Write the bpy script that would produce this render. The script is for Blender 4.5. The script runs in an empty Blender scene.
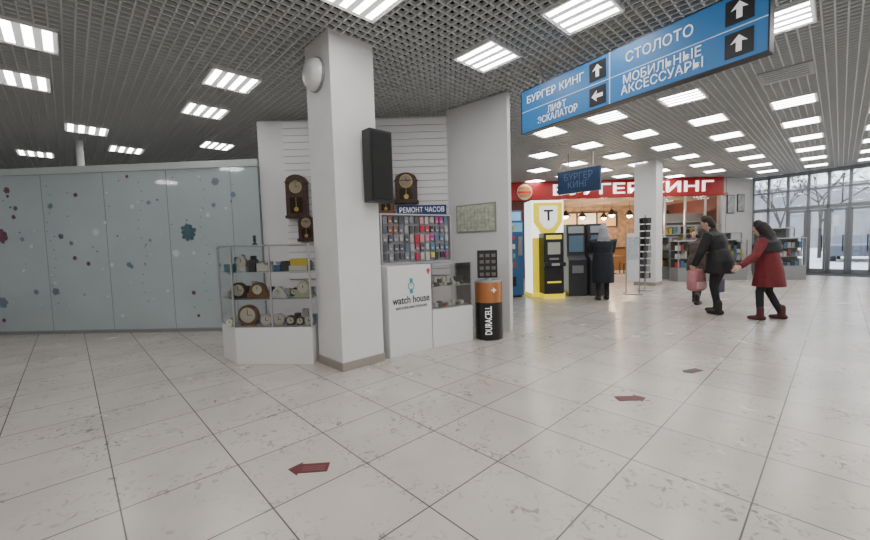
import bpy, bmesh, math, random
from mathutils import Vector, Matrix
from mathutils.bvhtree import BVHTree
random.seed(7)
scene=bpy.context.scene
COL=scene.collection
# ------------------------------------------------------------------ materials
MATS={}
def mat(name,col,rough=0.5,metal=0.0,emis=None,es=0.0,noise=0.0,nscale=8.0,spec=0.5,bump=0.0):
    if name in MATS: return MATS[name]
    m=bpy.data.materials.new(name); m.use_nodes=True
    nt=m.node_tree; b=nt.nodes['Principled BSDF']
    b.inputs['Base Color'].default_value=(*col,1); b.inputs['Roughness'].default_value=rough
    b.inputs['Metallic'].default_value=metal
    b.inputs['Specular IOR Level'].default_value=spec
    if emis: 
        b.inputs['Emission Color'].default_value=(*emis,1); b.inputs['Emission Strength'].default_value=es
    if noise>0 or bump>0:
        tc=nt.nodes.new('ShaderNodeTexCoord'); n=nt.nodes.new('ShaderNodeTexNoise'); n.inputs['Scale'].default_value=nscale
        n.inputs['Detail'].default_value=4
        nt.links.new(tc.outputs['Object'],n.inputs['Vector'])
        if noise>0:
            r=nt.nodes.new('ShaderNodeMapRange'); r.inputs[1].default_value=.3; r.inputs[2].default_value=.7
            r.inputs[3].default_value=1-noise; r.inputs[4].default_value=1+noise*.4
            nt.links.new(n.outputs['Fac'],r.inputs[0])
            v=nt.nodes.new('ShaderNodeVectorMath'); v.operation='SCALE'; v.inputs[0].default_value=col
            nt.links.new(r.outputs[0],v.inputs['Scale']); nt.links.new(v.outputs[0],b.inputs['Base Color'])
        if bump>0:
            bp=nt.nodes.new('ShaderNodeBump'); bp.inputs['Strength'].default_value=bump; bp.inputs['Distance'].default_value=.02
            nt.links.new(n.outputs['Fac'],bp.inputs['Height']); nt.links.new(bp.outputs[0],b.inputs['Normal'])
    MATS[name]=m; return m
def glassmat(name,tint=(1,1,1),fac=.1):
    if name in MATS: return MATS[name]
    m=bpy.data.materials.new(name); m.use_nodes=True; nt=m.node_tree; nt.nodes.clear()
    o=nt.nodes.new('ShaderNodeOutputMaterial'); mx=nt.nodes.new('ShaderNodeMixShader')
    t=nt.nodes.new('ShaderNodeBsdfTransparent'); t.inputs[0].default_value=(*tint,1)
    g=nt.nodes.new('ShaderNodeBsdfGlossy'); g.inputs['Roughness'].default_value=.03
    lw=nt.nodes.new('ShaderNodeFresnel'); lw.inputs[0].default_value=1.45
    ad=nt.nodes.new('ShaderNodeMath'); ad.operation='ADD'; ad.inputs[1].default_value=fac*.3
    nt.links.new(lw.outputs[0],ad.inputs[0]); nt.links.new(ad.outputs[0],mx.inputs[0])
    nt.links.new(t.outputs[0],mx.inputs[1]); nt.links.new(g.outputs[0],mx.inputs[2]); nt.links.new(mx.outputs[0],o.inputs[0])
    MATS[name]=m; return m
WHITE=mat('white_paint',(.76,.755,.75),.55,noise=.05,nscale=3)
WALLW=mat('wall_white',(.72,.72,.73),.6,noise=.05,nscale=2)
PANEL=mat('white_laminate',(.76,.76,.76),.35)
ALU=mat('aluminium',(.55,.56,.57),.35,.8)
GREY=mat('grey_metal',(.28,.29,.30),.45,.3)
DARK=mat('dark_plastic',(.015,.015,.017),.4)
BLACK=mat('black_void',(.004,.004,.004),.9)
BLUE=mat('sign_blue',(.03,.18,.45),.4,emis=(.03,.2,.5),es=.12)
WTXT=mat('white_letter',(.9,.9,.9),.5,emis=(1,1,1),es=.3)
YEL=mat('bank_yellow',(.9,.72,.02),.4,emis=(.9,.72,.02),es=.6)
COPPER=mat('copper',(.50,.20,.07),.35,.5)
RED=mat('sign_red',(.30,.008,.010),.4,emis=(.6,.01,.015),es=.10)
WOOD=mat('dark_wood',(.06,.026,.016),.4,noise=.5,nscale=20)
WOOD2=mat('oak_wood',(.24,.12,.05),.4,noise=.4,nscale=20)
CREAM=mat('cream_face',(.72,.67,.55),.5)
GOLD=mat('brass',(.6,.42,.13),.3,.9)
GLASS=glassmat('clear_glass')
NAVY=mat('navy',(.02,.04,.16),.5)
# floor
def floor_mat():
    m=bpy.data.materials.new('floor_tile'); m.use_nodes=True; nt=m.node_tree; b=nt.nodes['Principled BSDF']
    N=nt.nodes.new; L=nt.links.new
    g=N('ShaderNodeNewGeometry')
    def dot(v):
        d=N('ShaderNodeVectorMath'); d.operation='DOT_PRODUCT'; d.inputs[1].default_value=v; L(g.outputs['Position'],d.inputs[0]); return d.outputs['Value']
    def math_(op,a,b_=None,c=None):
        n=N('ShaderNodeMath'); n.operation=op
        for i,x in enumerate((a,b_,c)):
            if x is None: continue
            if isinstance(x,(int,float)): n.inputs[i].default_value=x
            else: L(x,n.inputs[i])
        return n.outputs[0]
    T=.61
    a=math_('SUBTRACT',dot((.7254,.6884,0)),.12); bb=math_('ADD',dot((.6884,-.7254,0)),.29)
    da=math_('PINGPONG',a,T/2); db=math_('PINGPONG',bb,T/2)
    d=math_('MINIMUM',da,db)
    mr=N('ShaderNodeMapRange'); mr.inputs[1].default_value=.0022; mr.inputs[2].default_value=.0055; L(d,mr.inputs[0])
    ia=math_('FLOOR',math_('DIVIDE',a,T)); ib=math_('FLOOR',math_('DIVIDE',bb,T))
    cx=N('ShaderNodeCombineXYZ'); L(ia,cx.inputs[0]); L(ib,cx.inputs[1])
    wn=N('ShaderNodeTexWhiteNoise'); L(cx.outputs[0],wn.inputs['Vector'])
    n1=N('ShaderNodeTexNoise'); n1.inputs['Scale'].default_value=1.3; n1.inputs['Detail'].default_value=6; L(g.outputs['Position'],n1.inputs['Vector'])
    n2=N('ShaderNodeTexNoise'); n2.inputs['Scale'].default_value=16; n2.inputs['Detail'].default_value=6; n2.inputs['Distortion'].default_value=1.5; L(g.outputs['Position'],n2.inputs['Vector'])
    n3=N('ShaderNodeTexNoise'); n3.inputs['Scale'].default_value=2.2; n3.inputs['Detail'].default_value=4; L(g.outputs['Position'],n3.inputs['Vector'])
    r1=N('ShaderNodeMapRange'); r1.inputs[1].default_value=.35; r1.inputs[2].default_value=.65; r1.inputs[3].default_value=.88; r1.inputs[4].default_value=1.04; L(n1.outputs[0],r1.inputs[0])
    r2=N('ShaderNodeMapRange'); r2.inputs[1].default_value=.56; r2.inputs[2].default_value=.68; r2.inputs[3].default_value=0; r2.inputs[4].default_value=.6; L(n2.outputs[0],r2.inputs[0])
    r3=N('ShaderNodeMapRange'); r3.inputs[1].default_value=.44; r3.inputs[2].default_value=.60; L(n3.outputs[0],r3.inputs[0])
    spk=math_('SUBTRACT',1,math_('MULTIPLY',r2.outputs[0],r3.outputs[0]))
    tv=math_('ADD',math_('MULTIPLY',wn.outputs[0],.09),.94)
    k=math_('MULTIPLY',math_('MULTIPLY',r1.outputs[0],spk),tv)
    v=N('ShaderNodeVectorMath'); v.operation='SCALE'; v.inputs[0].default_value=(.53,.488,.44); L(k,v.inputs['Scale'])
    mx=N('ShaderNodeMix'); mx.data_type='RGBA'; L(mr.outputs[0],mx.inputs[0]); mx.inputs[6].default_value=(.08,.072,.065,1); L(v.outputs[0],mx.inputs[7])
    L(mx.outputs[2],b.inputs['Base Color'])
    rr=N('ShaderNodeMapRange'); rr.inputs[3].default_value=.14; rr.inputs[4].default_value=.34; L(n3.outputs[0],rr.inputs[0]); L(rr.outputs[0],b.inputs['Roughness'])
    b.inputs['Specular IOR Level'].default_value=.55
    return m
FLOOR=floor_mat()
# ------------------------------------------------------------------ helpers
def empty(name,loc=(0,0,0),rot=0):
    e=bpy.data.objects.new(name,None); e.location=loc; e.rotation_euler=(0,0,rot); e.empty_display_size=.1; COL.objects.link(e); return e
class MB:
    def __init__(s,name,parent=None,loc=(0,0,0),rot=0):
        s.name=name; s.parent=parent; s.loc=loc; s.rot=rot; s.bm=bmesh.new(); s.mats=[]
    def mi(s,m):
        if m not in s.mats: s.mats.append(m)
        return s.mats.index(m)
    def prism(s,pts,z0,z1,m,top_scale=None):
        i=s.mi(m); n=len(pts)
        lo=[s.bm.verts.new((p[0],p[1],z0)) for p in pts]; hi=[s.bm.verts.new((p[0],p[1],z1)) for p in pts]
        fs=[s.bm.faces.new(lo[::-1]),s.bm.faces.new(hi)]
        for k in range(n): fs.append(s.bm.faces.new((lo[k],lo[(k+1)%n],hi[(k+1)%n],hi[k])))
        for f in fs: f.material_index=i
        return s
    def box(s,x0,x1,y0,y1,z0,z1,m):
        return s.prism([(x0,y0),(x1,y0),(x1,y1),(x0,y1)],z0,z1,m)
    def vprism(s,pts,y0,y1,m):
        i=s.mi(m); n=len(pts)
        lo=[s.bm.verts.new((p[0],y0,p[1])) for p in pts]; hi=[s.bm.verts.new((p[0],y1,p[1])) for p in pts]
        fs=[s.bm.faces.new(lo),s.bm.faces.new(hi[::-1])]
        for k in range(n): fs.append(s.bm.faces.new((lo[k],hi[k],hi[(k+1)%n],lo[(k+1)%n])))
        for f in fs: f.material_index=i
        return s
    def vdisc(s,cx,cz,r,y0,y1,m,n=28):
        return s.vprism([(cx+r*math.cos(2*math.pi*k/n),cz+r*math.sin(2*math.pi*k/n)) for k in range(n)],y0,y1,m)
    def lathe(s,prof,m,cx=0,cy=0,n=28):
        mats=m if isinstance(m,list) else [m]*(len(prof)-1)
        rings=[]
        for r,z in prof: rings.append([s.bm.verts.new((cx+max(r,1e-4)*math.cos(2*math.pi*k/n),cy+max(r,1e-4)*math.sin(2*math.pi*k/n),z)) for k in range(n)])
        for j in range(len(rings)-1):
            i=s.mi(mats[j])
            for k in range(n):
                f=s.bm.faces.new((rings[j][k],rings[j][(k+1)%n],rings[j+1][(k+1)%n],rings[j+1][k])); f.material_index=i; f.smooth=True
        return s
    def done(s,bevel=0):
        bmesh.ops.recalc_face_normals(s.bm,faces=s.bm.faces)
        me=bpy.data.meshes.new(s.name); s.bm.to_mesh(me); s.bm.free()
        for m in s.mats: me.materials.append(m)
        o=bpy.data.objects.new(s.name,me); COL.objects.link(o); o.location=s.loc; o.rotation_euler=(0,0,s.rot)
        if s.parent: o.parent=s.parent
        if bevel:
            md=o.modifiers.new('bevel','BEVEL'); md.width=bevel; md.segments=2; md.limit_method='ANGLE'
        return o
def text(name,s,parent,x,y,z,m,h=None,w=None,align='CENTER',bold=0.0,rotz=0,roty=0):
    c=bpy.data.curves.new(name,'FONT'); c.body=s; c.align_x=align; c.align_y='CENTER'; c.extrude=.0015; c.offset=bold; c.size=1
    c.space_line=.85
    o=bpy.data.objects.new(name,c); COL.objects.link(o); c.materials.append(m)
    bpy.context.view_layer.update()
    dx,dy=max(o.dimensions.x,.01),max(o.dimensions.y,.01)
    sy=h/dy if h else w/dx; sx=w/dx if w else sy
    o.scale=(sx,sy,1); o.rotation_euler=(math.pi/2,roty,rotz)
    o.location=(x,y,z); o.parent=parent; return o
def wall(name,p0,p1,z0,z1,th,m,side=1):
    d=Vector((p1[0]-p0[0],p1[1]-p0[1])); L=d.length; ang=math.atan2(d.y,d.x)
    b=MB(name,None,(p0[0],p0[1],0),ang); b.box(0,L,0 if side>0 else -th,th if side>0 else 0,z0,z1,m); return b.done()
GA=math.radians(46.5); A=Vector((math.sin(GA),math.cos(GA))); Bv=Vector((math.cos(GA),-math.sin(GA)))
GR=-GA
def gw(a,b): v=A*a+Bv*b; return (v.x,v.y)
CZ=3.82
ROOM=[(-12,-5),(20.6,-5),(20.6,4.1),(13.3,16.1),(-12,16.3)]
# ------------------------------------------------------------------ shell
b=MB('floor'); b.prism([(-12,-5),(20.6,-5),(20.6,4.1),(13.3,16.1),(11.5,19.5),(-12,19.5)],-.1,0,FLOOR); b.done()
def clip(p,d):
    t0,t1=-1e9,1e9; n=len(ROOM)
    for k in range(n):
        q=Vector(ROOM[k]); e=Vector(ROOM[(k+1)%n])-q; nn=Vector((-e.y,e.x))
        den=nn.dot(d); num=nn.dot(q-p)
        if abs(den)<1e-9:
            if nn.dot(p-q)<0: return None
            continue
        t=num/den
        if den>0: t0=max(t0,t)
        else: t1=min(t1,t)
    return (t0,t1) if t1>t0 else None
STRIP=mat('ceiling_strip',(.60,.62,.625),.45)
b=MB('ceiling'); pitch=.1033; i=b.mi(STRIP)
def strip(p,d,t0,t1,w=.0075,z0=CZ-.0,z1=CZ+.04):
    n=Vector((-d.y,d.x))*w; q0=p+d*t0; q1=p+d*t1
    b.prism([tuple(q0-n),tuple(q1-n),tuple(q1+n),tuple(q0+n)],z0,z1,STRIP)
for k in range(-260,300):
    p=A*(k*pitch); c=clip(p,Bv)
    if c: strip(p,Bv,*c)
    p=Bv*(k*pitch); c=clip(p,A)
    if c: strip(p,A,*c)
b.prism(ROOM,CZ+.35,CZ+.4,BLACK)
b.done()
wall('wall_north',(-12,16.3),(2.9,16.3),0,CZ,.2,mat('wall_grey',(.35,.36,.37),.6))
wall('wall_west',(-12,-5),(-12,16.3),0,CZ+.3,.2,WALLW)
wall('wall_south',(-12,-5),(20.6,-5),0,CZ+.3,.2,WALLW,-1)
wall('wall_east',(20.6,-5),(20.6,4.1),0,CZ+.3,.2,WALLW,-1)
# ------------------------------------------------------------------ ceiling lights
TUBE=mat('lamp_tube',(1,1,1),.5,emis=(1,.985,.97),es=20.5)
TRAY=mat('lamp_tray',(.85,.85,.85),.4,emis=(1,1,1),es=.35)
lb=MB('ceiling_light'); s=.3
lb.box(-s,s,-s,s,-.0,.05,TRAY)
lb.box(-s-.01,s+.01,-s-.01,-s,-.02,.05,WHITE); lb.box(-s-.01,s+.01,s,s+.01,-.02,.05,WHITE)
lb.box(-s-.01,-s,-s,s,-.02,.05,WHITE); lb.box(s,s+.01,-s,s,-.02,.05,WHITE)
for k in range(4):
    y=-.225+.15*k; lb.box(-.275,.275,y-.042,y+.042,-.011,0,TRAY)
    i=lb.mi(TUBE); f=lb.bm.faces.new([lb.bm.verts.new(c) for c in ((-.27,y-.038,-.013),(-.27,y+.038,-.013),(.27,y+.038,-.013),(.27,y-.038,-.013))]); f.material_index=i
first=lb.done(); LME=first.data; bpy.data.objects.remove(first)
def inroom(x,y):
    n=len(ROOM)
    for k in range(n):
        q=ROOM[k]; e=ROOM[(k+1)%n]
        if (e[0]-q[0])*(y-q[1])-(e[1]-q[1])*(x-q[0])<.6*math.hypot(e[0]-q[0],e[1]-q[1]): return False
    return True
def lamp(x,y):
    o=bpy.data.objects.new('ceiling_light',LME); COL.objects.link(o); o.location=(x,y,CZ-.012); o.rotation_euler=(0,0,GR)
for (bb,a0) in ((-.64,2),(-1.91,0),(-3.17,0),(-4.41,2),(-5.65,3),(-6.9,4),(-8.2,5),(.62,-1),(1.9,-1),(3.2,-1),(4.4,-1),(5.7,-1)):
    for k in range(-3,9):
        if bb<=-.6 and k<a0 and k>=0: continue
        if bb<-3.5 and k<0: continue
        a=4.03+1.84*k
        if bb==-.64 and k==2: continue
        x,y=gw(a,bb)
        if y>15.2 or (x<1.3 and y>6.3): continue
        if inroom(x,y): lamp(x,y)
x,y=gw(5.9,-.55); lamp(x,y)
for (x,y) in [(-2.78,5.56),(-3.81,6.67),(-4.37,4.26),(-5.5,5.31),(-6.51,7.45),(-9.13,9.05),(-6.95,8.93),(-4.82,8.82),(-2.6,8.9),(-6.2,2.7),(-7.6,4.0),(-9,5.3),(-4.2,.9),(-6.8,-1.5),(-3,-2.8),(-9.5,1.2)]:
    lamp(x,y)
x,y=gw(7.86,-.62)
b=MB('ceiling_vent',None,(x,y,CZ-.02),GR); b.box(-.3,.3,-.3,.3,0,.03,mat('vent_grey',(.35,.36,.36),.5))
for k in range(5): b.box(-.25+.0,.25,-.24+.1*k,-.22+.1*k,-.012,0,ALU)
b.done()
# ------------------------------------------------------------------ pillars
def pillar(name,x,y,side,bm_=True):
    e=empty(name,(x,y,0),GR)
    b=MB('shaft',e); b.box(-side,0,0,side,0,CZ+.02,WHITE); b.done(.006)
    b=MB('plinth',e); b.box(-side-.012,.012,-.012,side+.012,0,.1,mat('plinth_tile',(.33,.29,.25),.5)); b.done(.003)
    return e
P1=pillar('pillar',-1.09,4.36,.58)
P2=pillar('pillar',6.75,11.75,.62)
e=empty('wall_speaker',(-1.09,4.36,0),GR)
b=MB('dome',e,(-.3,-.012,3.42)); 
n=28; prof=[(.0,-.13),(.08,-.125),(.14,-.1),(.17,-.06),(.18,-.02),(.18,.01)]
rings=[]; ii=b.mi(PANEL)
for r,y in prof: rings.append([b.bm.verts.new((max(r,.001)*math.cos(2*math.pi*k/n),y,max(r,.001)*math.sin(2*math.pi*k/n))) for k in range(n)])
for j in range(len(rings)-1):
    for k in range(n): f=b.bm.faces.new((rings[j][k],rings[j][(k+1)%n],rings[j+1][(k+1)%n],rings[j+1][k])); f.smooth=True
b.done()
b=MB('grille_ring',e,(-.3,0,3.42)); b.vdisc(0,0,.19,-.03,-.001,GREY); b.done()
e=empty('column_speaker',(-1.09,4.36,0),GR)
b=MB('cabinet',e); b.box(.05,.21,.34,.66,1.95,2.78,DARK); b.done(.01)
b=MB('grille',e); b.box(.212,.22,.36,.64,1.98,2.75,mat('speaker_cloth',(.010,.010,.010),.8)); b.done(.004)
b=MB('bracket',e); b.box(0,.05,.4,.5,2.1,2.2,GREY); b.box(0,.05,.4,.5,2.55,2.65,GREY); b.done()
# ------------------------------------------------------------------ frosted glass partition
FROST=mat('frosted_glass',(.43,.50,.515),.05,noise=.08,nscale=1.0,spec=1.0)
ang=math.atan2(-.05,1)
e=empty('wall_frosted_glass',(-3.05,6.83,0),ang+math.pi)
edges=[0,.5,1.67,2.84,4.01,5.18,6.35,7.52,8.69]
b=MB('panes',e)
for k in range(len(edges)-1): b.box(edges[k]+.006,edges[k+1]-.006,-.012,0,.06,2.9,FROST)
b.done()
b=MB('frame',e); b.box(0,8.69,-.04,.02,2.9,3.02,mat('rail_pale',(.46,.51,.49),.4)); b.box(0,8.69,-.04,.015,0,.06,GREY)
for x in edges: b.box(x-.006,x+.006,-.03,-.004,.06,2.9,mat('joint',(.2,.25,.25),.5))
b.done()
D1=mat('decal_teal',(.07,.14,.17),.4); D2=mat('decal_red',(.15,.06,.08),.4); D3=mat('decal_blue',(.16,.22,.29),.4); D4=mat('decal_pale',(.54,.60,.62),.4)
b=MB('snowflake_decals',e)
def flower(cx,cz,r,m,pet=6):
    pts=[]
    n=pet*6
    for k in range(n):
        t=2*math.pi*k/n; rr=r*(.8+.2*abs(math.cos(pet*t/2)))*(1+.15*random.uniform(-1,1)); pts.append((cx+rr*math.cos(t),cz+rr*math.sin(t)))
    b.vprism(pts,.002,.004,m)
def ux(u): return -3.05-(-8.1+.0191*u)
def vz(v): return (333-v)/163*2.97
for (u,v,r,m) in [(195,235,.11,D1),(10,233,.13,D2),(224,187,.07,D3),(182,255,.07,D4),(60,290,.07,D3),(70,235,.05,D1),(20,188,.06,D2),(88,195,.04,D2),(40,290,.05,D3),(135,265,.05,D3),(105,232,.07,D4),(240,200,.05,D3),(5,300,.1,D3),(95,263,.04,D2),(62,205,.05,D3),(-5,262,.1,D3)]:
    flower(ux(u),vz(v),r,m,random.choice([5,6,7]))
for k in range(9):
    t=2*math.pi*k/9; flower(ux(195)+.10*math.cos(t)*random.uniform(.8,1.3),vz(235)+.12*math.sin(t),.04,D1,5)
for k in range(95):
    u=random.uniform(-60,248); v=random.uniform(178,322); flower(ux(u),vz(v),random.choice([.012,.015,.02,.03,.04]),random.choice([D1,D3,D3,D2,D4,D4]),5)
for u0 in (60,150,210):
    for k in range(14): flower(ux(u0+3*math.sin(k)),vz(185+9*k),.012,D3,5)
b.done()
b=MB('service_column',None,(-7.35,8.2,0)); b.lathe([(.06,0),(.06,CZ)],WHITE); b.done()
# ------------------------------------------------------------------ kiosk walls
wall('wall_kiosk_rear',(-3.05,6.9),(.28,6.9),0,3.68,.1,WALLW)
wall('wall_kiosk_side',(.26,6.98),(1.2,6.2),0,CZ-.02,.1,WALLW)
b=MB('slatwall_panel',None,(-2.6,6.9,0)); 
z=.9
while z<3.6:
    b.box(0,2.86,-.03,-.004,z,z+.11,PANEL); z+=.12
b.box(0,2.86,-.012,-.001,.88,3.66,mat('groove_grey',(.3,.3,.31),.6))
b.done()
def pend_clock(name,x,y,z,w,h,m=WOOD,rot=0):
    e=empty(name,(x,y,z),rot)
    b=MB('case',e)
    r=w/2
    arch=[(-r,-h/2),(r,-h/2),(r,h/2-r*.7)]+[(r*math.cos(t),h/2-r*.7+r*.7*math.sin(t)) for t in [math.pi*k/10 for k in range(1,10)]]+[(-r,h/2-r*.7)]
    b.vprism(arch,-.13,0,m); b.box(-r-.02,r+.02,-.14,0,-h/2-.03,-h/2+.02,m); b.box(-r-.015,r+.015,-.14,0,h/2-r*.75,h/2-r*.68,m); b.done(.004)
    b=MB('dial',e); b.vdisc(0,h*.2,w*.27,-.137,-.13,mat('dial_dim',(.30,.25,.18),.5)); b.vdisc(0,h*.2,w*.30,-.134,-.13,GOLD)
    b.box(-.004,.004,-.14,-.137,h*.2,h*.2+w*.2,DARK); b.box(0,w*.15,-.14,-.137,h*.2-.004,h*.2+.004,DARK); b.done()
    b=MB('pendulum_window',e); b.box(-w*.3,w*.3,-.134,-.13,-h*.42,-h*.05,mat('clock_window',(.03,.02,.015),.15)); b.box(-.004,.004,-.139,-.134,-h*.32,-h*.05,GOLD); b.vdisc(0,-h*.33,w*.11,-.139,-.134,GOLD); b.done()
    return e
pend_clock('wall_clock',-2.37,6.865,2.36,.36,.72)
pend_clock('wall_clock',-.46,6.865,2.45,.38,.50)
pend_clock('wall_clock',-.82,6.865,2.2,.26,.34,WOOD2)
pend_clock('wall_clock',-2.22,6.865,1.8,.28,.42,WOOD)
b=MB('wall_pictures',None,(-2.6,6.865,0))
for (x,z,w,h,c) in ((1.95,2.5,.12,.2,(.5,.45,.3)),(1.7,2.8,.16,.16,(.5,.5,.5))): b.box(x,x+w,-.03,0,z,z+h,mat('pic_%g'%x,c,.5))
b.done(.003)
e=empty('shop_sign',(-.2,6.8,2.05),0)
b=MB('board',e); b.box(-.43,.43,-.02,.06,-.085,.085,NAVY); b.done(.004)
text('lettering','РЕМОНТ ЧАСОВ',e,0,-.023,0,WTXT,h=.09,w=.78)
wd=Vector((.94,-.78)).normalized(); wa=math.atan2(wd.y,wd.x)
e=empty('framed_map',(.26+wd.x*.60,6.98+wd.y*.60,1.87),wa)
b=MB('frame',e); b.box(-.40,.40,-.02,-.001,-.24,.24,mat('frame_green',(.25,.3,.2),.5)); b.done(.003)
b=MB('sheet',e); b.box(-.375,.375,-.024,-.02,-.215,.215,mat('map_sheet',(.55,.56,.45),.5,noise=.35,nscale=14)); b.done()
b=MB('map_lines',e)
for k in range(9):
    x=-.3+.07*k; b.box(x,x+.004,-.026,-.024,-.17,.17,mat('map_ink',(.2,.3,.22),.6))
for k in range(6):
    z=-.16+.06*k; b.box(-.3,.3,-.026,-.024,z,z+.003,MATS['map_ink'])
b.done()
# ------------------------------------------------------------------ glass display cabinet (left)
pts=[(-2.88,5.12),(-2.52,4.76),(-1.53,4.68),(-1.53,5.2),(-2.82,5.35)]
e=empty('display_cabinet',(0,0,0)); CAB=e
b=MB('base',e); b.prism(pts,0,.47,PANEL); b.done(.004)
def shrink(P,d):
    c=Vector((sum(p[0] for p in P)/len(P),sum(p[1] for p in P)/len(P))); return [tuple(c+(Vector(p)-c)*d) for p in P]
SHG=mat('shelf_glass',(.55,.65,.62),.1,spec=.8)
b=MB('shelves',e)
for z in (.81,1.15): b.prism(shrink(pts,.97),z,z+.008,SHG)
b.prism(shrink(pts,1.0),1.48,1.495,ALU); b.done()
b=MB('glazing',e)
for k in range(len(pts)):
    p,q=Vector(pts[k]),Vector(pts[(k+1)%len(pts)])
    vs=[b.bm.verts.new((p.x,p.y,.47)),b.bm.verts.new((q.x,q.y,.47)),b.bm.verts.new((q.x,q.y,1.48)),b.bm.verts.new((p.x,p.y,1.48))]
    f=b.bm.faces.new(vs); f.material_index=b.mi(GLASS)
b.done()
b=MB('posts',e)
for p in pts+[(-2.03,4.72)]: b.box(p[0]-.01,p[0]+.01,p[1]-.01,p[1]+.01,.47,1.49,ALU)
b.done()
def round_clock(name,x,y,z,r,m,rot=0):
    e=empty(name,(x,y,z),rot)
    b=MB('body',e); b.vdisc(0,r,r,-.03,.03,m); b.box(-r*.7,r*.7,-.04,.04,0,r*.25,m); b.done(.003)
    b=MB('dial',e); b.vdisc(0,r,r*.75,-.034,-.03,CREAM); b.box(-.003,.003,-.037,-.034,r,r*1.6,DARK); b.box(0,r*.45,-.037,-.034,r-.003,r+.003,DARK); b.done(); return e
def mantel_clock(name,x,y,z,w,h,m,rot=0):
    e=empty(name,(x,y,z),rot)
    b=MB('body',e); r=w/2
    b.vprism([(-r,0),(r,0),(r,h*.3)]+[(r*.75*math.cos(t),h*.45+h*.55*math.sin(t)) for t in [math.pi*k/10 for k in range(0,11)]]+[(-r,h*.3)],-.04,.04,m); b.box(-r*1.08,r*1.08,-.05,.05,0,.02,m); b.done(.003)
    b=MB('dial',e); b.vdisc(0,h*.55,h*.3,-.044,-.04,CREAM); b.box(-.003,.003,-.047,-.044,h*.55,h*.75,DARK); b.done(); return e
SILV=mat('silver_case',(.6,.6,.6),.3,.5)
mantel_clock('mantel_clock',-2.27,4.92,.818,.28,.2,WOOD2)
round_clock('desk_clock',-2.55,4.98,.818,.1,WOOD)
mantel_clock('mantel_clock',-2.0,4.9,.818,.2,.13,PANEL)
mantel_clock('mantel_clock',-1.68,4.9,.818,.22,.21,mat('lime_plastic',(.5,.55,.35),.4))
round_clock('desk_clock',-2.42,4.93,.47,.13,WOOD2)
for (x,r,m) in ((-2.62,.05,SILV),(-2.16,.07,SILV),(-2.0,.075,SILV),(-1.85,.06,DARK),(-1.73,.05,WOOD),(-1.62,.05,PANEL)): round_clock('desk_clock',x,4.86,.47,r,m)
for (x,r,m) in ((-2.7,.05,GOLD),(-1.87,.05,DARK)): round_clock('desk_clock',x,5.08,.818,r,m)
mantel_clock('mantel_clock',-2.5,5.0,1.158,.12,.22,mat('white_ceramic',(.8,.8,.78),.3))
b=MB('boxed_goods',CAB,(0,0,0))
cols=[mat('box_%d'%k,c,.5) for k,c in enumerate([(.7,.55,.05),(.1,.25,.5),(.05,.05,.06),(.6,.6,.6),(.5,.05,.05),(.1,.4,.5),(.75,.72,.65),(.35,.05,.25)])]
for (x0,x1,h,c) in ((-2.3,-2.2,.1,6),(-2.18,-2.0,.07,1),(-1.98,-1.85,.12,2),(-1.83,-1.62,.12,2),(-2.4,-2.32,.15,2),(-2.72,-2.6,.1,5)):
    b.box(x0,x1,4.96,5.08,1.159,1.159+h,cols[c])
b.box(-1.84,-1.61,4.84,4.93,1.159,1.22,cols[6]); b.box(-1.82,-1.60,4.84,4.93,1.22,1.31,cols[0]); b.box(-2.2,-2.05,4.84,4.9,1.159,1.24,cols[6])
for k in range(10):
    x=-2.66+.11*k; h=random.uniform(.05,.16); b.box(x,x+.07,5.08,5.15,.47,.47+h,cols[random.choice([2,3,6,1])]); h=random.uniform(.08,.2); b.box(x,x+.06,5.1,5.16,.818,.818+h,cols[random.choice([2,3,6,6])]); b.box(x,x+.06,5.1,5.16,1.158,1.158+h,cols[random.choice([2,3,6,5])])
b.done(.003)
b=MB('figurine',None,(-2.3,4.95,1.495)); b.lathe([(.03,0),(.035,.01),(.012,.03),(.02,.06),(.014,.09),(.02,.1),(.018,.12),(0,.13)],DARK); b.done()
# ------------------------------------------------------------------ shop counter
p0=Vector((-.60,4.84)); p1=Vector((-.06,5.28)); d=(p1-p0).normalized(); ang=math.atan2(d.y,d.x); L=(p1-p0).length
e=empty('shop_counter',(p0.x,p0.y,0),ang)
b=MB('front_panel',e); b.box(0,L,0,.42,0,1.17,PANEL); b.done(.004)
TEAL=mat('logo_teal',(.02,.35,.36),.5); DT=mat('logo_dark',(.03,.03,.035),.5)
b=MB('watch_logo',e)
n=24; cx,cz=.36,.9
for k in range(n):
    t0,t1=2*math.pi*k/n,2*math.pi*(k+1)/n; r0,r1=.04,.052
    b.vprism([(cx+r0*math.cos(t0),cz+r0*math.sin(t0)),(cx+r1*math.cos(t0),cz+r1*math.sin(t0)),(cx+r1*math.cos(t1),cz+r1*math.sin(t1)),(cx+r0*math.cos(t1),cz+r0*math.sin(t1))],-.004,-.001,TEAL)
b.box(cx-.025,cx+.025,-.004,-.001,cz+.05,cz+.1,TEAL); b.box(cx-.025,cx+.025,-.004,-.001,cz-.1,cz-.05,TEAL); b.box(cx-.003,cx+.003,-.004,-.001,cz,cz+.03,TEAL); b.done()
text('lettering','watch house',e,.36,-.003,.72,DT,w=.60,h=.1,bold=.012)
text('tagline','МАГАЗИН-МАСТЕРСКАЯ',e,.36,-.003,.62,DT,w=.5,h=.035)
b=MB('map_pin',e); b.vdisc(.65,1.09,.028,-.004,-.001,mat('pin_red',(.6,.03,.03),.5),16); b.vprism([(.627,1.075),(.65,1.03),(.673,1.075)],-.004,-.001,MATS['pin_red']); b.done()
p2=Vector((.54,5.66)); d2=(p2-p1).normalized(); a2=math.atan2(d2.y,d2.x); L2=(p2-p1).length
e=empty('glass_counter',(p1.x,p1.y,0),a2)
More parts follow.
